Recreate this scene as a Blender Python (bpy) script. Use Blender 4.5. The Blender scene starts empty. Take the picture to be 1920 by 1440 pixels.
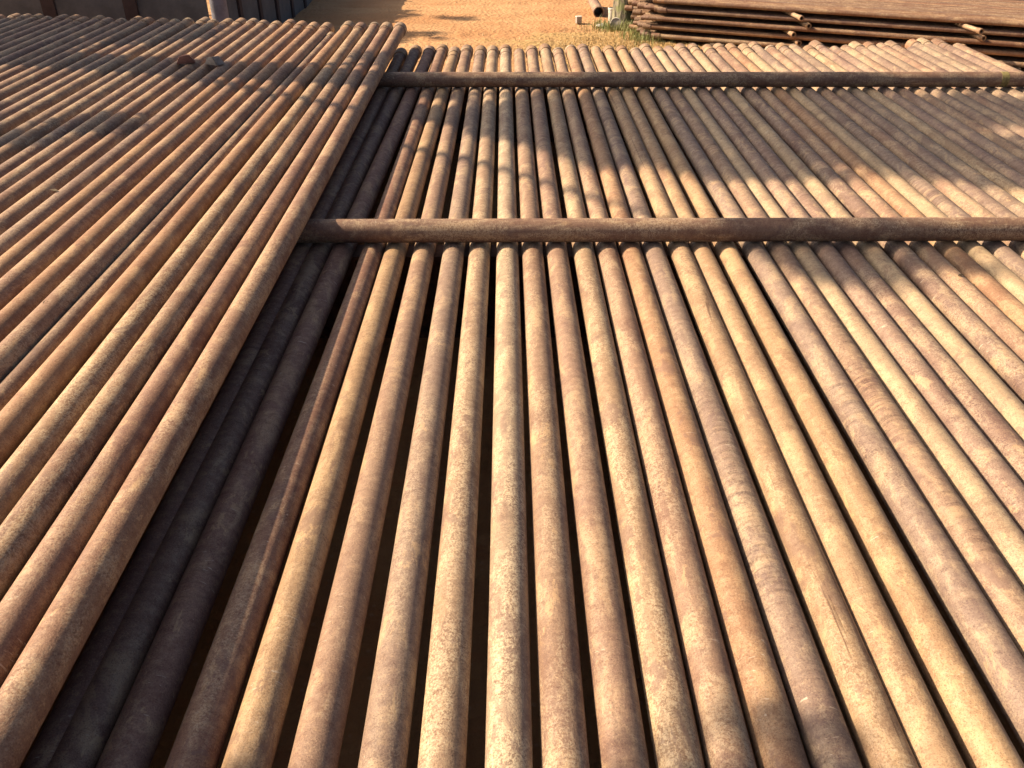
import bpy, bmesh, math, random
import numpy as np
from mathutils import Vector, Matrix, noise as mnoise

random.seed(11)
R = math.radians
sc = bpy.context.scene
COL = sc.collection

# ------------------------------------------------------------------ camera
PITCH = 32.4
CAM_Z = 2.463
cam_d = bpy.data.cameras.new('camera')
cam_d.sensor_width = 36.0
cam_d.lens = 30.17
cam_d.clip_start = 0.05
cam_d.clip_end = 2000
cam = bpy.data.objects.new('camera', cam_d)
cam.location = (0, 0, CAM_Z)
cam.rotation_euler = (R(90 - PITCH), 0, R(-0.45))
COL.objects.link(cam)
sc.camera = cam

# ------------------------------------------------------------------ sky, sun, exposure
SUN_TO = Vector((1.0, -0.26, -0.727)).normalized()      # direction the light travels
sun_el = math.asin(-SUN_TO.z)
sun_az = math.atan2(-SUN_TO.x, -SUN_TO.y)
world = bpy.data.worlds.new('World')
sc.world = world
world.use_nodes = True
wn = world.node_tree
wn.nodes.clear()
sky = wn.nodes.new('ShaderNodeTexSky')
sky.sky_type = 'NISHITA'
sky.sun_disc = False
sky.sun_elevation = sun_el
sky.sun_rotation = sun_az
sky.air_density = 0.8
sky.dust_density = 6.0
sky.ozone_density = 0.3
wbg = wn.nodes.new('ShaderNodeBackground')
wbg.inputs['Strength'].default_value = 0.064
wout = wn.nodes.new('ShaderNodeOutputWorld')
wn.links.new(sky.outputs[0], wbg.inputs[0])
wn.links.new(wbg.outputs[0], wout.inputs[0])

sun_d = bpy.data.lights.new('sun', 'SUN')
sun_d.energy = 5.0
sun_d.color = (1.0, 0.77, 0.52)
sun_d.angle = R(0.45)
sun = bpy.data.objects.new('sun', sun_d)
sun.rotation_euler = SUN_TO.to_track_quat('-Z', 'Y').to_euler()
sun.location = (-10, 4, 12)
COL.objects.link(sun)

sc.view_settings.view_transform = 'Standard'
sc.view_settings.look = 'None'
sc.view_settings.exposure = 1.16
sc.view_settings.gamma = 1.0
sc.view_settings.use_curve_mapping = False

# ------------------------------------------------------------------ node helpers
class NT:
    def __init__(self, name):
        self.m = bpy.data.materials.new(name)
        self.m.use_nodes = True
        self.t = self.m.node_tree
        self.t.nodes.clear()
        self.out = self.t.nodes.new('ShaderNodeOutputMaterial')
        self.b = self.t.nodes.new('ShaderNodeBsdfPrincipled')
        self.t.links.new(self.b.outputs[0], self.out.inputs[0])
    def n(self, kind, **kw):
        nd = self.t.nodes.new(kind)
        for k, v in kw.items():
            setattr(nd, k, v)
        return nd
    def put(self, sock, v):
        if isinstance(v, bpy.types.NodeSocket):
            self.t.links.new(v, sock)
        elif v is not None:
            if hasattr(sock.default_value, '__len__') and not hasattr(v, '__len__'):
                sock.default_value = [v] * len(sock.default_value)
            elif hasattr(sock.default_value, '__len__') and len(sock.default_value) == 4 and len(v) == 3:
                sock.default_value = (*v, 1)
            else:
                sock.default_value = v
    def math(self, op, a, b=None, clamp=False):
        nd = self.n('ShaderNodeMath', operation=op, use_clamp=clamp)
        self.put(nd.inputs[0], a)
        if b is not None:
            self.put(nd.inputs[1], b)
        return nd.outputs[0]
    def vmath(self, op, a, b=None):
        nd = self.n('ShaderNodeVectorMath', operation=op)
        self.put(nd.inputs[0], a)
        if b is not None:
            self.put(nd.inputs[1], b)
        return nd.outputs[0]
    def noise(self, vec, scale=1.0, detail=4, rough=0.55, dist=0.0):
        nd = self.n('ShaderNodeTexNoise')
        self.put(nd.inputs['Vector'], vec)
        self.put(nd.inputs['Scale'], scale)
        nd.inputs['Detail'].default_value = detail
        nd.inputs['Roughness'].default_value = rough
        nd.inputs['Distortion'].default_value = dist
        return nd.outputs[0]
    def step(self, v, lo, hi, a=0.0, b=1.0):
        nd = self.n('ShaderNodeMapRange', interpolation_type='SMOOTHSTEP')
        self.put(nd.inputs['Value'], v)
        self.put(nd.inputs['From Min'], lo); self.put(nd.inputs['From Max'], hi)
        self.put(nd.inputs['To Min'], a); self.put(nd.inputs['To Max'], b)
        return nd.outputs[0]
    def mix(self, fac, a, b, mode='MIX'):
        nd = self.n('ShaderNodeMix', data_type='RGBA', blend_type=mode)
        self.put(nd.inputs[0], fac)
        self.put(nd.inputs[6], a); self.put(nd.inputs[7], b)
        return nd.outputs[2]
    def bump(self, h, strength=0.3, dist=0.002, prev=None):
        nd = self.n('ShaderNodeBump')
        nd.inputs['Strength'].default_value = strength
        nd.inputs['Distance'].default_value = dist
        self.put(nd.inputs['Height'], h)
        if prev is not None:
            self.put(nd.inputs['Normal'], prev)
        return nd.outputs[0]
    def attr(self, name):
        nd = self.n('ShaderNodeAttribute', attribute_type='OBJECT', attribute_name=name)
        return nd.outputs['Fac']

def rust_material(name):
    """Weathered mill-scale rust; colour comes from the object's own colour, and the
    custom properties speckle / rings / streak say how strongly each kind of wear shows."""
    t = NT(name)
    tc = t.n('ShaderNodeTexCoord').outputs['Object']
    info = t.n('ShaderNodeObjectInfo')
    off = t.vmath('MULTIPLY', t.vmath('ADD', info.outputs['Random'], (0.0, 0.0, 0.0)), (31.0, 173.0, 57.0))
    p = t.vmath('ADD', tc, off)
    base = info.outputs['Color']
    def sc3(v):
        return t.vmath('MULTIPLY', p, v)
    big = t.noise(sc3((4, 1.9, 4)), 1.0, 5, 0.6)
    big2 = t.noise(sc3((8, 3.6, 8)), 1.0, 6, 0.65, 0.8)
    med = t.noise(sc3((24, 34, 24)), 1.0, 7, 0.70)
    grain = t.noise(p, 230.0, 2, 0.7)
    grain2 = t.noise(p, 135.0, 3, 0.75)
    grain3 = t.noise(p, 48.0, 4, 0.75)
    lng = t.noise(sc3((45, 2.6, 45)), 1.0, 4, 0.6)
    ring = t.noise(sc3((5, 58, 5)), 1.0, 3, 0.55, 0.5)
    ring2 = t.noise(sc3((3, 20, 3)), 1.0, 3, 0.6)
    dark = t.mix(1.0, base, (0.55, 0.44, 0.47), 'MULTIPLY')
    deep = t.mix(1.0, base, (0.26, 0.19, 0.20), 'MULTIPLY')
    light = t.mix(0.34, t.mix(1.0, base, (1.15, 1.15, 1.1), 'MULTIPLY'), (0.66, 0.47, 0.25))
    c = t.mix(t.step(big, 0.47, 0.66, 0, 0.60), base, dark)
    c = t.mix(t.step(big2, 0.50, 0.64, 0, 0.60), c, light)
    c = t.mix(t.step(lng, 0.54, 0.72, 0, 0.25), c, dark)
    c = t.mix(t.step(med, 0.50, 0.66, 0, 0.42), c, dark)
    c = t.mix(t.step(med, 0.48, 0.32, 0, 0.35), c, light)
    # rings left by the straightening rolls, in stretches
    rmask = t.math('MULTIPLY', t.step(t.noise(sc3((3, 1.3, 3)), 1.0, 2, 0.5), 0.44, 0.58), t.attr('rings'))
    c = t.mix(t.math('MULTIPLY', t.step(ring, 0.50, 0.62), t.math('MULTIPLY', rmask, 0.50)), c, deep)
    c = t.mix(t.math('MULTIPLY', t.step(ring2, 0.52, 0.66), t.math('MULTIPLY', rmask, 0.45)), c, light)
    # flaking scale: pale grains in patches, dark pits
    smask = t.math('MULTIPLY', t.step(t.math('ADD', t.math('MULTIPLY', big2, 0.6), t.math('MULTIPLY', t.noise(sc3((16, 1.5, 16)), 1.0, 3, 0.6), 0.4)), 0.42, 0.56), t.attr('speckle'))
    pale = t.mix(0.5, base, (0.74, 0.64, 0.44))
    c = t.mix(t.math('MULTIPLY', t.step(grain3, 0.48, 0.56), t.math('MULTIPLY', smask, 0.5)), c, pale)
    c = t.mix(t.math('MULTIPLY', t.step(grain3, 0.46, 0.38), t.math('MULTIPLY', smask, 0.45)), c, dark)
    c = t.mix(t.math('MULTIPLY', t.step(grain2, 0.50, 0.58), smask), c, pale)
    c = t.mix(t.math('MULTIPLY', t.step(grain2, 0.45, 0.36), t.math('MULTIPLY', smask, 0.6)), c, deep)
    c = t.mix(t.step(grain2, 0.55, 0.68, 0, 0.35), c, dark)
    c = t.mix(t.step(grain, 0.54, 0.68, 0, 0.55), c, deep)
    c = t.mix(t.step(grain, 0.46, 0.30, 0, 0.45), c, light)
    # hard-edged islands of old mill scale
    isl = t.noise(sc3((9, 5, 9)), 1.0, 9, 0.78, 0.5)
    c = t.mix(t.math('MULTIPLY', t.step(isl, 0.555, 0.585), t.step(info.outputs['Random'], 0.2, 0.7, 0.15, 0.60)), c, t.mix(0.35, dark, (0.17, 0.125, 0.115)))
    c = t.mix(t.math('MULTIPLY', t.step(isl, 0.415, 0.395), t.step(info.outputs['Random'], 0.8, 0.3, 0.10, 0.45)), c, t.mix(0.5, light, (0.52, 0.36, 0.19)))
    # long drip streak
    c = t.mix(t.math('MULTIPLY', t.step(t.noise(sc3((22, 0.8, 22)), 1.0, 5, 0.75, 1.0), 0.57, 0.66), t.math('MULTIPLY', t.attr('streak'), 0.8)), c, deep)
    # rare pale scuffs
    scuff = t.step(t.noise(sc3((16, 70, 16)), 1.0, 2, 0.5, 1.4), 0.68, 0.72, 0, 0.6)
    scuff = t.math('MULTIPLY', scuff, t.step(t.noise(sc3((3, 2.2, 3)), 1.0, 2, 0.5), 0.52, 0.60))
    c = t.mix(scuff, c, (0.46, 0.39, 0.31))
    t.put(t.b.inputs['Base Color'], c)
    t.put(t.b.inputs['Roughness'], t.step(med, 0.3, 0.7, 0.50, 0.80))
    t.b.inputs['Specular IOR Level'].default_value = 0.35
    hgt = t.math('ADD', t.math('MULTIPLY', grain2, 0.9), t.math('MULTIPLY', t.math('MULTIPLY', ring, rmask), 1.2))
    hgt = t.math('ADD', hgt, t.math('MULTIPLY', med, 1.1))
    t.put(t.b.inputs['Normal'], t.bump(hgt, 0.7, 0.0022))
    return t.m

def plain_material(name, col, rough=0.8, var=0.35, scale=8.0, col2=None, bump=0.3, bdist=0.004):
    t = NT(name)
    tc = t.n('ShaderNodeTexCoord').outputs['Object']
    a = t.noise(tc, scale, 6, 0.65)
    b = t.noise(tc, scale * 7, 4, 0.65)
    col2 = col2 or tuple(v * (1 - var) for v in col)
    c = t.mix(t.step(a, 0.35, 0.65), col, col2)
    c = t.mix(t.step(b, 0.5, 0.7, 0, 0.35), c, tuple(v * 0.55 for v in col))
    t.put(t.b.inputs['Base Color'], c)
    t.b.inputs['Roughness'].default_value = rough
    t.b.inputs['Specular IOR Level'].default_value = 0.3
    t.put(t.b.inputs['Normal'], t.bump(t.math('ADD', a, b), bump, bdist))
    return t.m

def ground_material():
    t = NT('sand_ground')
    tc = t.n('ShaderNodeTexCoord').outputs['Object']
    a = t.noise(t.vmath('MULTIPLY', tc, (0.5, 0.9, 1)), 1.0, 6, 0.6, 0.4)
    b = t.noise(t.vmath('MULTIPLY', tc, (2.2, 6.0, 1)), 1.0, 5, 0.62)
    g = t.noise(tc, 38.0, 5, 0.7)
    peb = t.n('ShaderNodeTexVoronoi'); peb.inputs['Scale'].default_value = 17.0
    t.put(peb.inputs['Vector'], tc)
    c = t.mix(t.step(a, 0.38, 0.62), (0.44, 0.270, 0.140), (0.37, 0.200, 0.095))
    c = t.mix(t.step(b, 0.52, 0.70, 0, 0.55), c, (0.40, 0.185, 0.085))
    c = t.mix(t.step(g, 0.54, 0.72, 0, 0.45), c, (0.34, 0.18, 0.09))
    c = t.mix(t.step(peb.outputs['Distance'], 0.20, 0.10, 0, 0.5), c, (0.45, 0.30, 0.20))
    # straw litter and turf by the tree and the stack
    sep = t.n('ShaderNodeSeparateXYZ'); t.put(sep.inputs[0], tc)
    dx = t.math('MULTIPLY', t.math('SUBTRACT', sep.outputs[0], 1.75), 0.72)
    dy = t.math('SUBTRACT', sep.outputs[1], 12.6)
    d = t.math('SQRT', t.math('ADD', t.math('MULTIPLY', dx, dx), t.math('MULTIPLY', dy, dy)))
    d = t.math('ADD', d, t.math('MULTIPLY', t.math('SUBTRACT', t.noise(tc, 1.8, 5, 0.65), 0.5), 2.4))
    litter = t.step(d, 1.65, 0.9)
    lc = t.mix(t.step(t.noise(tc, 11, 5, 0.7), 0.42, 0.62), (0.40, 0.27, 0.12), (0.22, 0.15, 0.06))
    c = t.mix(t.math('MULTIPLY', litter, 0.85), c, lc)
    t.put(t.b.inputs['Base Color'], c)
    t.b.inputs['Roughness'].default_value = 0.95
    t.b.inputs['Specular IOR Level'].default_value = 0.15
    t.put(t.b.inputs['Normal'], t.bump(t.math('ADD', t.math('MULTIPLY', g, 0.6), t.math('ADD', b, peb.outputs['Distance'])), 0.8, 0.02))
    return t.m

def leaf_material(name, c1, c2):
    t = NT(name)
    tc = t.n('ShaderNodeTexCoord').outputs['Object']
    c = t.mix(t.step(t.noise(tc, 2.5, 4, 0.6), 0.4, 0.6), c1, c2)
    t.put(t.b.inputs['Base Color'], c)
    t.b.inputs['Roughness'].default_value = 0.6
    return t.m

M_RUST = rust_material('rusted_steel')
M_GROUND = ground_material()
M_BARK = plain_material('bark', (0.16, 0.115, 0.08), 0.95, 0.5, 9, None, 0.9, 0.02)
M_LEAF = leaf_material('leaves', (0.06, 0.11, 0.03), (0.10, 0.12, 0.03))
M_BEAM = plain_material('rack_steel', (0.20, 0.115, 0.075), 0.8, 0.5, 12)
M_CONC = plain_material('concrete', (0.30, 0.29, 0.28), 0.9, 0.3, 5)
M_WALL = plain_material('grey_wall_panel', (0.115, 0.125, 0.135), 0.9, 0.3, 3)
M_CONCDARK = plain_material('dark_post', (0.06, 0.045, 0.045), 0.9, 0.3, 5)

# ------------------------------------------------------------------ object helpers
ORD = ['', 'first', 'second', 'third', 'fourth', 'fifth', 'sixth', 'seventh', 'eighth', 'ninth', 'tenth', 'eleventh',
       'twelfth', 'thirteenth', 'fourteenth', 'fifteenth', 'sixteenth', 'seventeenth', 'eighteenth', 'nineteenth']
TENS = {2: 'twent', 3: 'thirt', 4: 'fort', 5: 'fift', 6: 'sixt'}
def ordinal(n):
    if n < 20:
        return ORD[n]
    t, u = divmod(n, 10)
    return TENS[t] + ('ieth' if u == 0 else 'y-' + ORD[u])

def tag(o, label=None, cat=None, group=None, kind=None):
    if label: o['label'] = label
    if cat: o['category'] = cat
    if group: o['group'] = group
    if kind: o['kind'] = kind
    elif cat: o['kind'] = 'thing'
    return o

def empty(name, loc=(0, 0, 0), rot=(0, 0, 0)):
    o = bpy.data.objects.new(name, None)
    o.location = loc
    o.rotation_euler = rot
    o.empty_display_size = 0.1
    COL.objects.link(o)
    return o

def link(name, me, parent=None, mat=None):
    o = bpy.data.objects.new(name, me)
    COL.objects.link(o)
    if parent is not None:
        o.parent = parent
    if mat is not None and not me.materials:
        me.materials.append(mat)
    return o

def mesh(name, verts, faces, mat=None, smooth=False):
    me = bpy.data.meshes.new(name)
    me.from_pydata([tuple(v) for v in verts], [], faces)
    me.update()
    if smooth:
        me.polygons.foreach_set('use_smooth', [True] * len(me.polygons))
    if mat is not None:
        me.materials.append(mat)
    return me

def bm_mesh(name, bm, mat=None, smooth=None):
    me = bpy.data.meshes.new(name)
    bmesh.ops.recalc_face_normals(bm, faces=bm.faces)
    bm.to_mesh(me)
    bm.free()
    if smooth is not None:
        for p in me.polygons:
            p.use_smooth = True
        me.set_sharp_from_angle(angle=smooth)
    if mat is not None:
        me.materials.append(mat)
    return me

def lathe_y(name, prof, seg, mat, closed=True, angle=R(35)):
    """profile points (radius, y) spun round the Y axis; closed joins last to first"""
    verts, faces = [], []
    for r, y in prof:
        for k in range(seg):
            a = 2 * math.pi * k / seg
            verts.append((r * math.cos(a), y, r * math.sin(a)))
    n = len(prof)
    for i in range(n if closed else n - 1):
        j = (i + 1) % n
        for k in range(seg):
            l = (k + 1) % seg
            faces.append((i * seg + k, i * seg + l, j * seg + l, j * seg + k))
    me = mesh(name, verts, faces, mat)
    bm = bmesh.new(); bm.from_mesh(me)
    bmesh.ops.recalc_face_normals(bm, faces=bm.faces)
    bm.to_mesh(me); bm.free()
    for p in me.polygons:
        p.use_smooth = True
    me.set_sharp_from_angle(angle=angle)
    return me

def box_bm(bm, c, s, rz=0.0, bevel=0.0):
    r = bmesh.ops.create_cube(bm, size=1.0)
    M = Matrix.Translation(c) @ Matrix.Rotation(rz, 4, 'Z') @ Matrix.Diagonal((*s, 1))
    bmesh.ops.transform(bm, matrix=M, verts=r['verts'])
    if bevel > 0:
        es = list({e for v in r['verts'] for e in v.link_edges})
        bmesh.ops.bevel(bm, geom=es, offset=bevel, segments=2, affect='EDGES', profile=0.6)

def tube(pts, rads, seg=10, cap=True):
    """verts, faces of a tapered tube along a polyline"""
    verts, faces = [], []
    pts = [Vector(p) for p in pts]
    for i, p in enumerate(pts):
        d = (pts[min(i + 1, len(pts) - 1)] - pts[max(i - 1, 0)]).normalized()
        ref = Vector((0, 0, 1)) if abs(d.z) < 0.9 else Vector((1, 0, 0))
        u = d.cross(ref).normalized(); v = d.cross(u).normalized()
        for k in range(seg):
            a = 2 * math.pi * k / seg
            verts.append(p + (u * math.cos(a) + v * math.sin(a)) * rads[i])
    for i in range(len(pts) - 1):
        for k in range(seg):
            l = (k + 1) % seg
            faces.append((i * seg + k, i * seg + l, (i + 1) * seg + l, (i + 1) * seg + k))
    if cap:
        faces.append(tuple(range(seg)))
        faces.append(tuple(range((len(pts) - 1) * seg, len(pts) * seg)))
    return verts, faces

# ------------------------------------------------------------------ ground
def axis_coords(lo, hi, step, far):
    mid = list(np.arange(lo, hi + 1e-6, step))
    g, out_hi, out_lo = step, [], []
    x = hi
    while x < far:
        g *= 1.5; x += g; out_hi.append(x)
    g, x = step, lo
    while x > -far:
        g *= 1.5; x -= g; out_lo.append(x)
    return out_lo[::-1] + mid + out_hi
gx = axis_coords(-6.5, 4.5, 0.07, 600)
gy = axis_coords(9.0, 17.5, 0.05, 600)
gv, gf = [], []
for y in gy:
    for x in gx:
        z = 0.0
        if -9 < x < 8 and 7 < y < 24:
            z = 0.030 * mnoise.noise((x * 0.7, y * 1.3, 3.1)) + 0.018 * mnoise.noise((x * 2.3, y * 4.0, 7.7)) + 0.007 * mnoise.noise((x * 9, y * 12, 1.7))
            # wheel ruts running across the yard
            for yr in (12.1, 13.75):
                q = (y - yr - 0.10 * x - 0.12 * math.sin(x * 0.8)) / 0.16
                z -= 0.035 * math.exp(-q * q) * (0.7 + 0.3 * math.sin(x * 21))
        gv.append((x, y, z))
W = len(gx)
for j in range(len(gy) - 1):
    for i in range(W - 1):
        gf.append((j * W + i, j * W + i + 1, (j + 1) * W + i + 1, (j + 1) * W + i))
ground = link('ground', mesh('ground', gv, gf, M_GROUND, True))
tag(ground, 'orange sandy yard ground around the pipe racks', None, None, 'structure')

# ------------------------------------------------------------------ the pipes
D = 0.1165
RAD = D / 2
AX_LOW = 0.563                     # axis height of the lower row
DS = 0.1270                        # spacer pipe diameter
Z_SP = AX_LOW + RAD + DS / 2       # spacer axis
AX_UP = Z_SP + DS / 2 + RAD        # axis of the raised row
CP = math.cos(R(PITCH))
K_LOW = (CAM_Z - AX_LOW) / CP
K_UP = (CAM_Z - AX_UP) / CP
PIPE_LEN = 12.0

def ring_profile(ro, ri, y0, y1, ch=0.003):
    return [(ri, y0), (ro - ch, y0), (ro, y0 + ch), (ro, y1 - ch), (ro - ch, y1), (ri, y1)]

def bowed_pipe(seed):
    rn = random.Random(seed)
    n = 22
    ys = [-PIPE_LEN * i / n for i in range(n + 1)]
    prof = [(RAD - .003, 0), (RAD, -.003)] + [(RAD, y) for y in ys[1:-1]] + [(RAD, -PIPE_LEN + .003), (RAD - .0085, -PIPE_LEN), (RAD - .0085, 0)]
    me = lathe_y('pipe_body', prof, 48, M_RUST)
    a1, a2, ph = rn.uniform(.003, .010), rn.uniform(.001, .004), rn.uniform(0, 6.28)
    for v in me.vertices:
        t = -v.co.y / PIPE_LEN
        v.co.x += a1 * math.sin(math.pi * t) + a2 * math.sin(math.pi * 3 * t + ph) * math.sin(math.pi * t)
        v.co.z += a2 * math.sin(math.pi * 2 * t + ph) * math.sin(math.pi * t)
    return me
ME_PIPES = [bowed_pipe(q) for q in range(8)]
CR = 0.0668
ME_COUPS = [
    lathe_y('coupling_long', [(RAD - .009, -.13), (CR - .005, -.13), (CR, -.125), (CR, .065), (CR - .004, .07), (RAD - .006, .07), (RAD - .008, -0.02)], 40, M_RUST),
    lathe_y('coupling_short', [(RAD - .009, -.06), (CR - .004, -.06), (CR, -.055), (CR, .075), (CR - .005, .08), (RAD - .004, .08), (RAD - .008, 0.01)], 40, M_RUST),
    lathe_y('thread_protector', [(RAD - .009, -.025), (CR - .0055, -.025), (CR - .002, -.021), (CR - .002, .03), (CR - .010, .034), (CR - .010, .05), (RAD - .012, .05)], 40, M_RUST),
]
ME_RIM = lathe_y('weld_ring', [(RAD - .004, -.012), (RAD + .003, -.010), (RAD + .005, 0), (RAD + .003, .010), (RAD - .004, .012)], 40, M_RUST, False)

PAL = {
    'dark brown':      ((0.300, 0.150, 0.105), .15, .45, .1),
    'reddish brown':   ((0.280, 0.145, 0.090), .40, .45, .3),
    'golden ochre':    ((0.450, 0.285, 0.150), .25, .20, .25),
    'pinkish brown':   ((0.360, 0.220, 0.150), .30, .35, .2),
    'greyish tan':     ((0.330, 0.235, 0.170), .40, .25, .1),
    'sandy tan':       ((0.400, 0.275, 0.165), .75, .25, .2),
    'pale speckled cream': ((0.450, 0.345, 0.230), 1.0, .35, .1),
    'plain tan':       ((0.370, 0.240, 0.150), .50, .30, .2),
    'orange tan':      ((0.430, 0.250, 0.125), .25, .25, .2),
    'greyish mauve':   ((0.300, 0.210, 0.168), .30, 1.0, .1),
    'streaked golden': ((0.430, 0.285, 0.145), .40, .30, .9),
    'ringed pinkish tan': ((0.380, 0.245, 0.160), .25, 1.2, .1),
    'bright yellow cream': ((0.510, 0.370, 0.220), .40, .15, .05),
    'mauve brown':     ((0.285, 0.190, 0.145), .45, .60, .1),
}
def colour(o, key, jit=0.06, tone=(.63, .615, .63)):
    c, sp, rg, st = PAL[key]
    c = [(a * .82 + m * .18) * b for a, m, b in zip(c, (.345, .232, .155), tone)]
    g = sum(c) / 3
    c = [v * .92 + g * .08 for v in c]
    j = 1 + random.uniform(-jit, jit)
    o.color = tuple(min(1, v * j * (1 + random.uniform(-.03, .03))) for v in c) + (1,)
    o['speckle'] = float(sp); o['rings'] = float(rg); o['streak'] = float(st)

def lay_pipe(x_near, x_far, z, y_far, key, label, group, coup=None, ring=False, tilt=0.0, tone=(.63, .615, .63)):
    """a pipe running from y_far towards and past the camera; x_near is its X at Y=1.2"""
    ang = math.atan2(x_near - x_far, y_far - 1.2)
    root = empty('steel_pipe', (x_far, y_far, z), (tilt, 0, ang))
    tag(root, label, 'pipe', group)
    b = link('pipe_body', random.choice(ME_PIPES), root)
    b.rotation_euler = (0, random.choice((0, math.pi)) + random.uniform(-.5, .5), 0)
    colour(b, key, .06, tone)
    if coup is not None:
        c = link('thread_protector' if coup == 2 else 'coupling', ME_COUPS[coup], root)
        c.rotation_euler = (0, random.uniform(0, 6.28), 0)
        c.location = (0, random.uniform(-.01, .01), 0)
        colour(c, random.choice(['plain tan', 'reddish brown', 'sandy tan', 'golden ochre', 'orange tan']) if coup != 2 else 'pale speckled cream')
    if ring:
        w = link('weld_ring', ME_RIM, root)
        w.location = (0, -random.uniform(.16, .34), 0)
        colour(w, 'reddish brown')
    return root

# --- lower row, left to right
low_far = [-.42, -.353, -.296, -.235, -.179, -.114, -.057, .003, .066, .126, .19, .248, .311, .368, .427, .486, .547, .608,
           .664, .715, .772, .831, .890, .957, 1.014, 1.07, 1.13, 1.19]
low_near = [-.474, -.414, -.343, -.280, -.2125, -.137, -.073, -.002, .060, .128, .184, .237, .293, .358, .412, .466, .531, .593,
            .652, .706, .762, .822, .881, .951, 1.012, 1.067, 1.127, 1.19]
k = 1.19
while k < 2.13:
    k += .0603
    low_far.append(k + random.uniform(-.004, .004)); low_near.append(k + random.uniform(-.004, .004))
low_cols = ['dark brown', 'dark brown', 'reddish brown', 'golden ochre', 'pinkish brown', 'greyish tan', 'sandy tan',
            'pale speckled cream', 'plain tan', 'pinkish brown', 'sandy tan', 'plain tan', 'orange tan', 'greyish mauve',
            'streaked golden', 'golden ochre', 'golden ochre', 'greyish mauve', 'ringed pinkish tan', 'bright yellow cream',
            'greyish tan', 'mauve brown', 'bright yellow cream', 'mauve brown', 'plain tan', 'orange tan', 'bright yellow cream',
            'greyish mauve', 'plain tan']
for i, (kf, kn) in enumerate(zip(low_far, low_near)):
    key = low_cols[i] if i < len(low_cols) else random.choice(['mauve brown', 'greyish mauve', 'plain tan', 'pinkish brown', 'greyish tan', 'sandy tan'])
    yf = 9.50 + random.uniform(-.08, .12) + (0.18 if i > 26 else 0.0) + (random.uniform(-.15, .12) if i > 26 else 0)
    lab = f'{key} rusty pipe, {ordinal(i + 1)} from the left in the open lower row'
    if i == len(low_far) - 1:
        lab = f'{key} rusty pipe at the far right edge of the lower row'
    lay_pipe(kn * K_LOW, kf * K_LOW, AX_LOW + random.uniform(-.002, .002), yf, key, lab, 'pipes of the lower row',
             random.choice([0, 0, 1, 1, 2, None]), random.random() < .45)

# --- raised row on the spacers, right to left
up_near = [-.563, -.632, -.702, -.770, -.846, -.958, -1.033, -1.10, -1.17]
up_far = [-.551, -.622, -.685, -.756, -.826, -.932, -1.003, -1.072, -1.142, -1.21, -1.284, -1.35, -1.417, -1.484, -1.56, -1.62,
          -1.707, -1.77, -1.84, -1.928]
while up_far[-1] > -2.85:
    up_far.append(up_far[-1] - .070 + random.uniform(-.006, .006))
up_near += [kf - .028 for kf in up_far[len(up_near):]]
up_cols = ['plain tan', 'pinkish brown', 'plain tan', 'sandy tan', 'golden ochre', 'plain tan', 'orange tan', 'pinkish brown',
           'orange tan', 'greyish tan', 'plain tan', 'pinkish brown']
for i, (kf, kn) in enumerate(zip(up_far, up_near)):
    key = up_cols[i] if i < len(up_cols) else random.choice(['greyish tan', 'mauve brown', 'plain tan', 'pinkish brown', 'sandy tan'])
    lab = f'{key} rusty pipe, {ordinal(i + 1 + (i >= 5))} from the right edge of the raised row'
    if i == 0:
        lab = 'tan rusty pipe forming the right edge of the raised row'
    lay_pipe(kn * K_UP, kf * K_UP, AX_UP + random.uniform(-.002, .003), 9.40 + .018 * i + random.uniform(-.08, .08), key, lab,
             'pipes of the raised row', random.choice([0, 0, 1, 1, 2]), random.random() < .6, 0.0, (.60, .52, .485))

# a slimmer pipe sunk in the wide gap of the raised row
NAR = .70
xg = lambda a: (a[5] + a[4]) / 2 * K_UP
nar = lay_pipe(xg(up_near) - .018, xg(up_far) - .018, AX_UP - RAD + RAD * NAR, 9.1, 'mauve brown',
               'slimmer shaded rusty pipe sunk in the wide gap of the raised row', 'pipes of the raised row', 1, False, 0.0, (.60, .52, .485))
nar.scale = (NAR, 1, NAR)

# --- the lower layer goes on beneath the raised row
x = low_far[0] * K_LOW - .14
n = 0
while x > -5.75:
    n += 1
    lay_pipe(x - .03, x, AX_LOW, 9.45 + random.uniform(-.1, .1), 'dark brown',
             f'shaded rusty pipe beneath the raised row, {ordinal(n)} in from its right edge', 'pipes under the raised row', random.choice([0, 1]))
    x -= .150

# --- two larger pipes laid crosswise as spacers
def spacer(y, x0, x1, z, label, rot=0.0, band=None):
    L = x1 - x0
    root = empty('spacer_pipe', (x0, y, z), (0, 0, R(-90) + rot))
    tag(root, label, 'pipe', 'crosswise spacer pipes')
    b = link('pipe_body', lathe_y('spacer_body', ring_profile(DS / 2, DS / 2 - .009, 0, L), 56, M_RUST), root)
    b.rotation_euler = (0, 1.0, 0)
    b.color = (0.185, 0.112, 0.080, 1); b['speckle'] = .7; b['rings'] = .5; b['streak'] = .5
    if band:
        r = DS / 2 + .0012
        m = lathe_y('paint_band', [(r - .002, band), (r, band + .002), (r, band + .065), (r - .002, band + .067)], 48,
                    plain_material('yellow_paint', (0.26, 0.22, 0.09), .7, .5, 40), False)
        pb = link('paint_band', m, root)
        tag(pb, 'faded yellow paint band')
    return root
spacer(4.345, -5.9, 6.6, Z_SP, 'dark rusty spacer pipe crossing the lower row nearest the camera')
spacer(7.82, -5.9, 6.4, Z_SP, 'dark rusty spacer pipe crossing near the far pipe ends', R(-0.35), 5.9 + 4.33)

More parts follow.
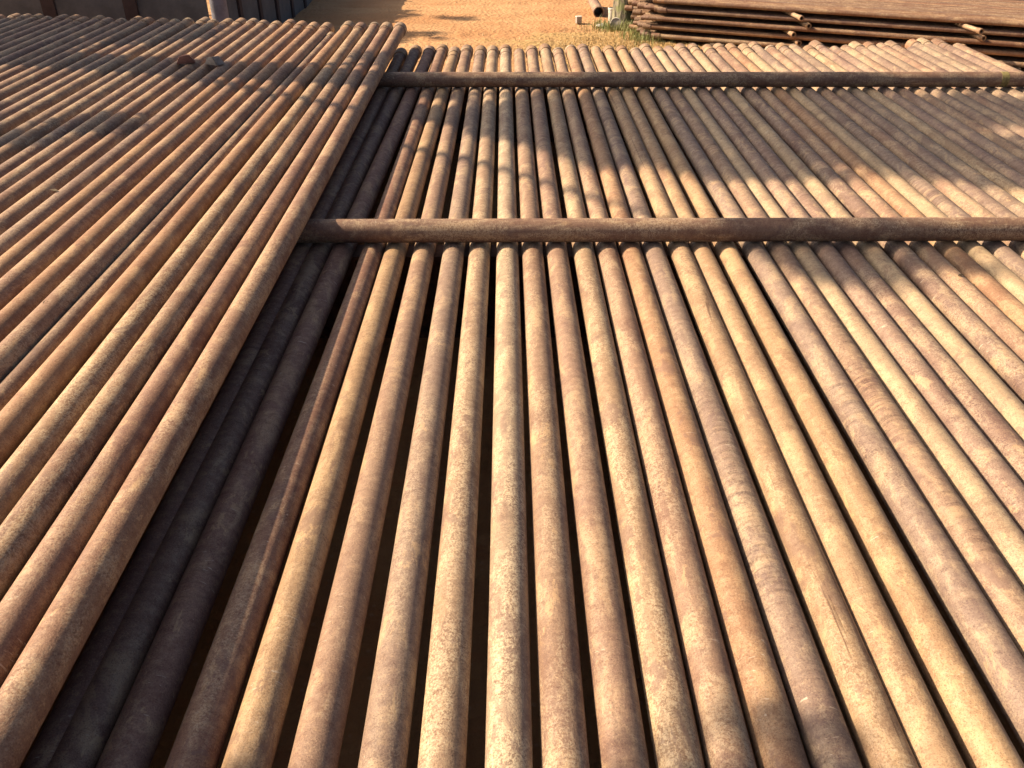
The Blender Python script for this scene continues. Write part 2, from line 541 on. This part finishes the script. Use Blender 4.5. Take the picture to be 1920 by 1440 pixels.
# --- rack beams and their blocks under everything
def beam(y, where):
    root = empty('rack_beam', (-0.45, y, 0))
    tag(root, f'rusty steel rack beam under the pipes {where}', 'beam', 'beams carrying the pipe rows')
    top = AX_LOW - RAD - .003
    for nm, z, sy, sz in (('flange', top - .009, .17, .018), ('web', top / 2, .014, top - .036), ('flange', .009, .22, .018)):
        bm = bmesh.new(); box_bm(bm, (0, 0, z), (11.2, sy, sz))
        link(nm, bm_mesh(nm, bm, M_BEAM), root)
    bm = bmesh.new(); box_bm(bm, (0, 0, top / 2), (.012, .15, top - .037))
    st_me = bm_mesh('stiffener', bm, M_BEAM)
    for q in range(14):
        o = link('stiffener', st_me, root); o.location = (-5.2 + .8 * q, 0, 0)
beam(0.2, 'at the viewer')
beam(4.50, 'below the near spacer pipe')
beam(8.30, 'below the far ends')

# ------------------------------------------------------------------ stack of thin pipes, far right
TH = R(-24)
SO = Vector((2.16, 13.05, 0))
U = Vector((math.cos(TH), math.sin(TH), 0)); V = Vector((-U.y, U.x, 0))
d2 = 0.0603; r2 = d2 / 2; PITCH_Z = .1155
ME_THIN = lathe_y('thin_pipe_body', ring_profile(r2, r2 - .006, 0, 9.6, .002), 24, M_RUST)
ME_TCOUP = lathe_y('thin_coupling', [(r2 - .006, -.02), (r2 + .006, -.02), (r2 + .009, -.016), (r2 + .009, .10), (r2 + .006, .104), (r2 - .004, .104)], 24, M_RUST)
ME_TPIN = lathe_y('pin_end', [(r2 - .007, -.05), (r2 - .005, -.05), (r2 - .001, .0), (r2 + .0015, .03), (r2 + .0015, .06), (r2 - .003, .062)], 24, M_RUST)
thin_keys = ['plain tan', 'orange tan', 'pinkish brown', 'reddish brown', 'sandy tan', 'mauve brown']
LAYER = ['bottom', 'second', 'third', 'fourth', 'top']
for j in range(5):
    depth = 40 if j == 4 else 12
    for i in range(depth):
        vv = i * (d2 + .004) + (.0 if j % 2 == 0 else .018) + random.uniform(-.0015, .0015)
        st = -.66 * min(vv, 1.1) + random.uniform(-.22, .12)
        loc = SO + U * st + V * vv
        loc.z = .055 + r2 + j * PITCH_Z
        root = empty('thin_pipe', loc, (0, 0, TH - R(90) + R(random.uniform(-.12, .12))))
        key = random.choice(thin_keys)
        tag(root, f'thin rusty pipe, {ordinal(i + 1)} from the front in the {LAYER[j]} layer of the far stack', 'pipe', 'thin pipes of the far stack')
        b = link('pipe_body', ME_THIN, root); b.rotation_euler = (0, random.uniform(0, 6), 0)
        colour(b, key, .12, (.56, .50, .48))
        e = link('coupling' if random.random() < .6 else 'pin_end', ME_TCOUP, root)
        if e.name.startswith('pin'):
            e.data = ME_TPIN
        colour(e, random.choice(thin_keys), .1, (.60, .52, .50))
ME_DUN = {}
def dunnage(tt, j, out, label, rad=.0272):
    L = 3.2
    me = ME_DUN.get(rad)
    if me is None:
        me = ME_DUN[rad] = lathe_y('dunnage_body', ring_profile(rad, rad - .006, -L, 0, .002), 28, M_RUST)
    loc = SO + U * tt + V * (-out)
    loc.z = .055 + d2 + (j - 1) * PITCH_Z + .0277
    root = empty('dunnage_pipe', loc, (0, 0, R(186)))
    tag(root, label, 'pipe', 'cross pipes between the layers of the far stack')
    b = link('pipe_body', me, root); colour(b, 'sandy tan')
    r = link('end_collar', lathe_y('end_collar', [(rad - .004, -.075), (rad + .004, -.075), (rad + .006, -.07), (rad + .006, -.004), (rad + .003, 0), (rad - .004, 0)], 28, M_RUST), root)
    colour(r, 'golden ochre')
for tt, row in ((2.02, 'left'), (4.12, 'right'), (7.6, 'off-frame')):
    for j, o, nm in ((4, .27 if row == 'left' else .33, 'uppermost'), (3, .10, 'upper'), (2, .13, 'lower'), (1, .05, 'lowest')):
        dunnage(tt + (-.10 if j == 2 else .06 if j == 3 else 0) + random.uniform(-.02, .02), j, o,
                f'{nm} cross pipe poking out of the stack front at the {row} station')
# sills under the stack
for n_, tt in (('left', .9), ('middle', 4.6), ('right', 8.3)):
    bm = bmesh.new(); box_bm(bm, (0, 0, .022), (.20, 3.2, .06), 0, .006)
    s = link('timber_sill', bm_mesh('timber_sill', bm, M_BARK))
    s.location = SO + U * tt + V * 1.45; s.rotation_euler = (0, 0, TH)
    tag(s, f'weathered timber sill under the {n_} part of the far stack', 'timber', 'sills under the far stack')

# ------------------------------------------------------------------ trees
def foliage_mesh(name, centres, n_leaf, size, rng):
    """leaf-sized two-triangle blades scattered through clump volumes; centres: (x,y,z,rx,ry,rz,weight)"""
    w = np.array([c[6] for c in centres], float); w /= w.sum()
    idx = rng.choice(len(centres), n_leaf, p=w)
    c = np.array([x[:3] for x in centres])[idx]; r = np.array([x[3:6] for x in centres])[idx]
    g = rng.normal(size=(n_leaf, 3)); g /= np.linalg.norm(g, axis=1)[:, None]
    rad = rng.uniform(0, 1, n_leaf) ** 0.45
    p = c + g * r * rad[:, None]
    a = rng.normal(size=(n_leaf, 3)); a /= np.linalg.norm(a, axis=1)[:, None]
    b = np.cross(a, rng.normal(size=(n_leaf, 3))); b /= np.linalg.norm(b, axis=1)[:, None]
    s = size * rng.uniform(.6, 1.3, n_leaf)[:, None]
    v = np.stack([p - a * s, p + b * s * .45, p + a * s, p - b * s * .45], 1).reshape(-1, 3)
    f = np.arange(n_leaf * 4).reshape(-1, 4)
    me = bpy.data.meshes.new(name)
    me.from_pydata(v.tolist(), [], f.tolist())
    me.update()
    return me

def tree(base, h, rad, limbs, clumps, n_leaf, label, size=.10, seed=1, bark=None, leaf=None, group='trees round the yard'):
    rng = np.random.default_rng(seed)
    if n_leaf is None:
        n_leaf = int(sum(c[6] for c in clumps) * 1500)
    root = empty('shade_tree', base)
    tag(root, label, 'tree', group)
    pts = [(0.10 * math.sin(t * 3 + seed) * t, 0.10 * math.cos(t * 2.2 + seed) * t, -.05 + t * h) for t in np.linspace(0, 1, 12)]
    rr = [rad * (1.3 if i == 0 else 1.08 if i == 1 else 1) * (1 - .2 * i / 11 - .6 * max(0, i - 7) / 4) for i in range(12)]
    v, f = tube(pts, rr, 14)
    link('trunk', mesh('trunk', v, f, bark or M_BARK, True), root)
    for (z0, tip, r0) in limbs:
        p0 = Vector((0, 0, z0)); p1 = Vector(tip)
        mid = p0.lerp(p1, .5) + Vector((0, 0, .12 * (p1 - p0).length))
        v, f = tube([p0, p0.lerp(mid, .5) + Vector((0, 0, .05)), mid, mid.lerp(p1, .55), p1], [r0, r0 * .8, r0 * .6, r0 * .4, r0 * .15], 8)
        link('limb', mesh('limb', v, f, bark or M_BARK, True), root)
    me = foliage_mesh('crown', clumps, n_leaf, size, rng)
    link('crown', me, root, leaf or M_LEAF)
    return root

def clump_cloud(cx, cy, cz, rx, ry, rz, n, rng, cr=(.35, .75)):
    out = []
    for _ in range(n):
        g = rng.normal(size=3); g /= np.linalg.norm(g); q = rng.uniform(.25, 1) ** .5
        s = rng.uniform(*cr)
        out.append((cx + g[0] * rx * q, cy + g[1] * ry * q, cz + g[2] * rz * q, s, s, s * .75, s ** 2))
    return out

rg = np.random.default_rng(5)
# the tree whose trunk shades a band of the raised row and whose crown dapples the lower row
T1 = Vector((-9.5, 9.30, 0))
cl = clump_cloud(0.5, 0.42, 9.6, 2.5, 1.15, 1.6, 74, rg, (.18, .44))
cl += clump_cloud(.10, -2.25, 8.85, .35, .25, .25, 4, rg, (.15, .28))
cl += clump_cloud(.2, .3, 7.3, .9, .9, .7, 12, rg, (.12, .24))
cl += clump_cloud(.05, .0, 8.1, 1.2, 1.1, .6, 44, rg, (.14, .32))
cl += clump_cloud(.0, .5, 8.9, 1.1, .95, .6, 46, rg, (.14, .32))
cl += clump_cloud(.0, 1.1, 4.5, 1.5, .8, .7, 46, rg, (.15, .36))
cl += clump_cloud(-.3, .9, 4.3, 1.1, .8, .5, 42, rg, (.15, .34))
cl += clump_cloud(0, -.6, 8.5, .8, .5, .4, 18, rg, (.12, .26))
cl += clump_cloud(.4, -2.2, 5.2, .6, .5, .4, 8, rg, (.12, .24))
tree(T1, 10.2, .33, [(3.2, (.2, 1.5, 4.4), .07), (3.8, (.4, -2.2, 5.1), .06), (5.6, (1.0, .7, 7.2), .08), (5.2, (-.1, -2.3, 8.7), .07), (6.4, (1.7, .2, 9.0), .10),
     (6.8, (-1.5, .8, 9.2), .10), (7.2, (.6, 1.2, 10.2), .09), (7.6, (.2, -.5, 10.6), .08)], cl, None,
     'tall tree with a thick trunk beyond the raised row, its trunk shading a band', .085, 3)
rg = np.random.default_rng(31)
T2 = Vector((-8.1, 2.46, 0))
cl = clump_cloud(0, 0, 7.6, 1.8, 1.5, 1.1, 26, rg, (.14, .32))
cl += clump_cloud(.2, .1, 6.0, .6, .6, .4, 3, rg, (.10, .18))
tree(T2, 7.6, .14, [(4.6, (1.1, .9, 7.2), .07), (5.0, (-1.1, .5, 7.6), .07), (5.2, (.3, -1.2, 8.0), .06)], cl, None,
     'slender tree left of the raised row near the viewer', .085, 9)
rg = np.random.default_rng(32)
T3 = Vector((-13.6, 17.2, 0))
cl = clump_cloud(0, 0, 8.0, 1.7, 2.9, 1.0, 40, rg, (.10, .24))
tree(T3, 8.4, .20, [(5.0, (1.3, .9, 7.8), .08), (5.5, (-1.3, .5, 8.2), .08), (5.2, (.3, -1.6, 7.8), .08)], cl, None,
     'broad tree behind the panel wall shading the sand', .085, 14)

# the mossy trunk standing by the far stack
def mossy_bark():
    t = NT('mossy_bark')
    tc = t.n('ShaderNodeTexCoord').outputs['Object']
    rid = t.noise(t.vmath('MULTIPLY', tc, (26, 26, 4)), 1.0, 5, .65)
    moss = t.noise(tc, 7.0, 5, .65)
    c = t.mix(t.step(rid, .42, .58), (0.05, 0.042, 0.03), (0.24, 0.21, 0.15))
    c = t.mix(t.step(moss, .46, .60, 0, .7), c, (0.15, 0.17, 0.06))
    t.put(t.b.inputs['Base Color'], c)
    t.b.inputs['Roughness'].default_value = .95
    t.put(t.b.inputs['Normal'], t.bump(rid, 1.0, .03))
    return t.m
rg2 = np.random.default_rng(8)
cl = clump_cloud(0, 0, 9.0, 1.5, 1.5, 1.0, 14, rg2)
mt = tree(Vector((1.86, 14.40, 0)), 9.2, .150, [(7.4, (.8, .4, 9.0), .06), (7.6, (-.8, .3, 9.2), .06)], cl, 4000,
     'mossy green tree trunk beside the stack of thin pipes', .09, 21, mossy_bark())
# a creeper climbing that trunk
vv, ff = [], []
rgv = random.Random(4)
M_VINE = leaf_material('creeper_leaf', (0.22, 0.26, 0.06), (0.34, 0.34, 0.09))
for i in range(420):
    z = rgv.uniform(.0, 1.6); a = R(-98) + rgv.gauss(0, .20) + .25 * math.sin(z * 5)
    c = Vector((math.cos(a), math.sin(a), 0)) * (.168 + rgv.uniform(0, .012)) + Vector((0, 0, z))
    u = Vector((rgv.gauss(0, 1), rgv.gauss(0, .5), rgv.gauss(0, 1))).normalized() * rgv.uniform(.008, .02)
    w = u.cross(Vector((math.cos(a), math.sin(a), rgv.uniform(-.5, .5)))).normalized() * u.length * .7
    k = len(vv); vv += [c - u, c + w, c + u, c - w]; ff.append((k, k + 1, k + 2, k + 3))
link('creeper', mesh('creeper', vv, ff, M_VINE), mt)

# ------------------------------------------------------------------ panel wall, top left
WL = empty('panel_wall', (-3.45, 11.0, 0))
tag(WL, 'low grey concrete panel wall behind the raised row', 'wall')
H_W = 1.25
def wall_run(p0, d, n, w, gap):
    ang = math.atan2(d[1], d[0])
    for i in range(n):
        c = (p0[0] + d[0] * (w + gap) * (i + .5), p0[1] + d[1] * (w + gap) * (i + .5))
        bm = bmesh.new(); box_bm(bm, (0, 0, H_W / 2 - .03), (w, .07, H_W + .06 - random.uniform(0, .02)), 0, .006)
        o = link('panel', bm_mesh('panel', bm, M_WALL), WL); o.location = (c[0], c[1] + random.uniform(-.008, .008), 0); o.rotation_euler = (0, 0, ang + random.uniform(-.006, .006))
        q = (p0[0] + d[0] * (w + gap) * (i + 1), p0[1] + d[1] * (w + gap) * (i + 1))
        bm = bmesh.new(); box_bm(bm, (0, 0, H_W / 2 + .01), (gap * .985, .13, H_W + .10), 0, .008)
        o = link('post', bm_mesh('post', bm, M_CONCDARK), WL); o.location = (q[0], q[1], 0); o.rotation_euler = (0, 0, ang)
wall_run((0, 0), (-1, 0), 4, .80, .16)
wall_run((-.06, .14), (0, 1), 7, .86, .14)

M_PIPEBLUE = plain_material('weathered_grey_paint', (0.20, 0.21, 0.26), .55, .3, 6)
gp = empty('grey_post', (-3.30, 10.72, 0))
tag(gp, 'blue-grey painted steel post at the corner of the panel wall', 'post')
me = lathe_y('post_tube', ring_profile(.095, .087, -.05, 1.5), 40, M_PIPEBLUE)
o = link('post_tube', me, gp); o.rotation_euler = (R(90), 0, 0)
o = link('cap', lathe_y('cap', [(.0, 1.53), (.085, 1.525), (.099, 1.505), (.099, 1.47), (.088, 1.465)], 40, M_PIPEBLUE, False), gp); o.rotation_euler = (R(90), 0, 0)

# a crumpled pale sheet lying behind the post
M_SHEET = plain_material('pale_sheet', (0.50, 0.49, 0.47), .7, .25, 4)
def crumple(name, sx, sy, sz, mat, seed, n=14):
    rn = random.Random(seed)
    v, f = [], []
    for j in range(n):
        for i in range(n):
            x = (i / (n - 1) - .5) * sx; y = (j / (n - 1) - .5) * sy
            e = 1 - max(abs(i / (n - 1) - .5), abs(j / (n - 1) - .5)) * 2
            z = sz * (.25 + .75 * abs(mnoise.noise((x * 5 / sx, y * 5 / sy, seed)))) * (e ** .5) + .006
            v.append((x + rn.uniform(-.02, .02) * sx, y + rn.uniform(-.02, .02) * sy, z))
    for j in range(n - 1):
        for i in range(n - 1):
            f.append((j * n + i, j * n + i + 1, (j + 1) * n + i + 1, (j + 1) * n + i))
    k = len(v)
    v += [(a, b, max(c - .004, .001)) for a, b, c in v]
    f += [tuple(k + q for q in reversed(g)) for g in f]
    return mesh(name, v, f, mat)
cs = link('crumpled_sheet', crumple('crumpled_sheet', .55, .5, .42, M_SHEET, 3))
cs.location = (-3.05, 11.55, .02)
tag(cs, 'crumpled pale grey sheet behind the blue-grey post', 'sheet')

# ------------------------------------------------------------------ odds and ends near the mossy trunk
M_WHITE = plain_material('dirty_white', (0.68, 0.66, 0.60), .6, .25, 9)
M_GREY = plain_material('dull_grey', (0.36, 0.33, 0.31), .7, .25, 9)
def tube_obj(name, me, parent, loc=(0, 0, 0), rot=(0, 0, 0)):
    o = link(name, me, parent); o.location = loc; o.rotation_euler = rot; return o
# short wide pipe with its open end towards the camera
fp = empty('wide_pipe', (1.53, 15.0, .090), (0, 0, R(0)))
tag(fp, 'short wide rusty pipe lying on the sand left of the mossy trunk', 'pipe')
b = tube_obj('pipe_body', lathe_y('wide_pipe_body', ring_profile(.084, .072, 0, 1.1), 40, M_RUST), fp); colour(b, 'pinkish brown')
b = tube_obj('end_ring', lathe_y('wide_end_ring', [(.073, -.006), (.088, -.006), (.090, 0), (.090, .05), (.083, .055)], 40, M_RUST), fp); colour(b, 'greyish tan')
# white drum section standing against the trunk
wd = empty('white_bucket', (1.70, 14.52, 0))
tag(wd, 'dirty white bucket standing against the mossy trunk', 'bucket')
tube_obj('bucket_body', lathe_y('bucket_body', [(.0, .004), (.058, .004), (.062, .01), (.072, .23), (.066, .232), (.056, .014), (.0, .012)], 36, M_WHITE, False), wd, rot=(R(90), 0, 0))
tube_obj('rim', lathe_y('rim', [(.072, .205), (.078, .208), (.078, .232), (.071, .236)], 36, M_WHITE, False), wd, rot=(R(90), 0, 0))
# round lid leaning on edge
ld = empty('round_lid', (1.70, 14.05, .082), (R(-14), 0, R(-16)))
tag(ld, 'grey round lid with a white rim propped before the mossy trunk', 'lid')
tube_obj('lid_plate', lathe_y('lid_plate', [(.0, .0), (.078, .0), (.078, .012), (.0, .012)], 40, M_GREY, False), ld)
tube_obj('rim', lathe_y('lid_rim', [(.076, -.010), (.084, -.008), (.086, .004), (.084, .018), (.076, .016)], 40, M_WHITE), ld)
# small tin
tn = empty('small_tin', (1.17, 14.55, 0), (0, 0, R(12)))
tag(tn, 'small rusty square tin lying on the sand', 'tin')
bm = bmesh.new(); box_bm(bm, (0, 0, .048), (.085, .07, .092), 0, .006)
tube_obj('tin_body', bm_mesh('tin_body', bm, M_GREY), tn)
bm = bmesh.new(); box_bm(bm, (0, 0, .100), (.092, .077, .014), 0, .003)
tube_obj('tin_lid', bm_mesh('tin_lid', bm, M_WHITE), tn)
# plastic scrap
ps = link('plastic_bag', crumple('plastic_bag', .14, .12, .08, M_WHITE, 8, 10)); ps.location = (1.49, 14.25, .01)
tag(ps, 'small crumpled white plastic bag beside the round lid', 'bag')
# concrete block behind
bm = bmesh.new(); box_bm(bm, (0, 0, .2), (.45, .35, .44), 0, .012)
cb = link('concrete_block', bm_mesh('concrete_block', bm, M_CONCDARK)); cb.location = (2.24, 14.95, 0); cb.rotation_euler = (0, 0, R(-8))
tag(cb, 'dark concrete block between the mossy trunk and the stack', 'block')

# chocks and litter on the raised row
CREST = AX_UP + RAD
M_WOODR = plain_material('red_wood', (0.30, 0.14, 0.10), .9, .4, 14)
M_WOODG = plain_material('grey_wood', (0.30, 0.26, 0.23), .9, .4, 14)
def chock(x, y, s, rz, mat, label, lean):
    bm = bmesh.new()
    pts = [(-.5, -.35, 0), (.5, -.35, 0), (.5, .35, 0), (-.5, .35, 0), (-.28, -.30, .85), (.20, -.34, 1.0), (.16, .30, .92), (-.30, .28, .72)]
    vs = [bm.verts.new(Vector(p) * s) for p in pts]
    for q in ((0, 3, 2, 1), (4, 5, 6, 7), (0, 1, 5, 4), (1, 2, 6, 5), (2, 3, 7, 6), (3, 0, 4, 7)):
        bm.faces.new([vs[i] for i in q])
    bmesh.ops.bevel(bm, geom=list(bm.edges), offset=.008, segments=2, affect='EDGES')
    o = link('wooden_chock', bm_mesh('wooden_chock', bm, mat))
    o.location = (x, y, CREST + .002); o.rotation_euler = (0, 0, rz); o.scale = (1.15, 1, .5)
    tag(o, label, 'chock', 'chocks left on the raised row')
chock(-2.70, 7.62, .135, .3, M_WOODR, 'reddish wooden chock lying on the shaded band of the raised row', 0)
chock(-2.44, 7.56, .135, -.5, M_WOODG, 'grey split wooden chock just right of the reddish one', 0)

M_DEADLEAF = plain_material('dead_leaf', (0.09, 0.065, 0.035), .8, .4, 40)
def leaf_obj(x, y, z, rz, s, label):
    v = [(0, -.5, 0), (.16, -.2, .05), (.20, .1, .09), (0, .55, .03), (-.2, .1, .08), (-.17, -.2, .05), (0, -.2, 0), (0, .12, .01)]
    f = [(0, 1, 6), (0, 6, 5), (1, 2, 7, 6), (6, 7, 4, 5), (2, 3, 7), (7, 3, 4)]
    o = link('dry_leaf', mesh('dry_leaf', [Vector(p) * s for p in v], f, M_DEADLEAF))
    m = o.modifiers.new('thickness', 'SOLIDIFY'); m.thickness = .0012
    o.location = (x, y, z); o.rotation_euler = (0, 0, rz)
    tag(o, label, 'leaf', 'dry leaves on the pipes')
leaf_obj(up_near[9] * K_UP, 4.48, CREST + .001, 1.1, .06, 'dark curled dry leaf on the raised row, left of centre')
leaf_obj(up_near[5] * K_UP, 3.15, CREST + .001, .4, .045, 'small dry leaf on the raised row beside the wide gap')
leaf_obj(low_near[24] * K_LOW, 3.9, AX_LOW + RAD + .001, 2.0, .04, 'tiny dry leaf on the lower row at the right')

# ------------------------------------------------------------------ grass and straw by the trunk
def grass(name, n, area, hmin, hmax, mat, label, seed, lean=.5):
    rn = random.Random(seed)
    v, f = [], []
    for _ in range(n):
        x, y = area(rn)
        h = rn.uniform(hmin, hmax); a = rn.uniform(0, 6.28); w = rn.uniform(.002, .005)
        dx, dy = math.cos(a), math.sin(a)
        l = rn.uniform(.1, lean) * h
        k = len(v)
        v += [(x - dy * w, y + dx * w, -.01), (x + dy * w, y - dx * w, -.01),
              (x + dx * l * .35 + dy * w * .7, y + dy * l * .35 - dx * w * .7, h * .6), (x + dx * l * .35 - dy * w * .7, y + dy * l * .35 + dx * w * .7, h * .6),
              (x + dx * l, y + dy * l, h)]
        f += [(k, k + 1, k + 2, k + 3), (k + 3, k + 2, k + 4)]
    o = link(name, mesh(name, v, f, mat))
    tag(o, label, 'grass', None, 'stuff')
M_GRASS = leaf_material('green_grass', (0.13, 0.17, 0.05), (0.24, 0.25, 0.09))
M_STRAW = leaf_material('straw', (0.40, 0.29, 0.13), (0.26, 0.18, 0.08))
def near_trunk(rn):
    return (1.86 + rn.gauss(0, .26), 14.12 + rn.gauss(0, .16))
grass('green_grass', 1300, near_trunk, .03, .15, M_GRASS, 'green grass tufts round the foot of the mossy trunk', 1)
def by_stack(rn):
    return (2.02 + rn.gauss(0, .14), 13.35 + rn.gauss(0, .30))
grass('weeds', 700, by_stack, .04, .17, M_GRASS, 'green weeds at the left ends of the far stack', 6)
def litter_area(rn):
    return (1.75 + rn.gauss(0, .75), 12.7 + rn.gauss(0, .65))
grass('dry_straw', 3200, litter_area, .01, .05, M_STRAW, 'dry straw litter on the sand left of the far stack', 2, 2.5)
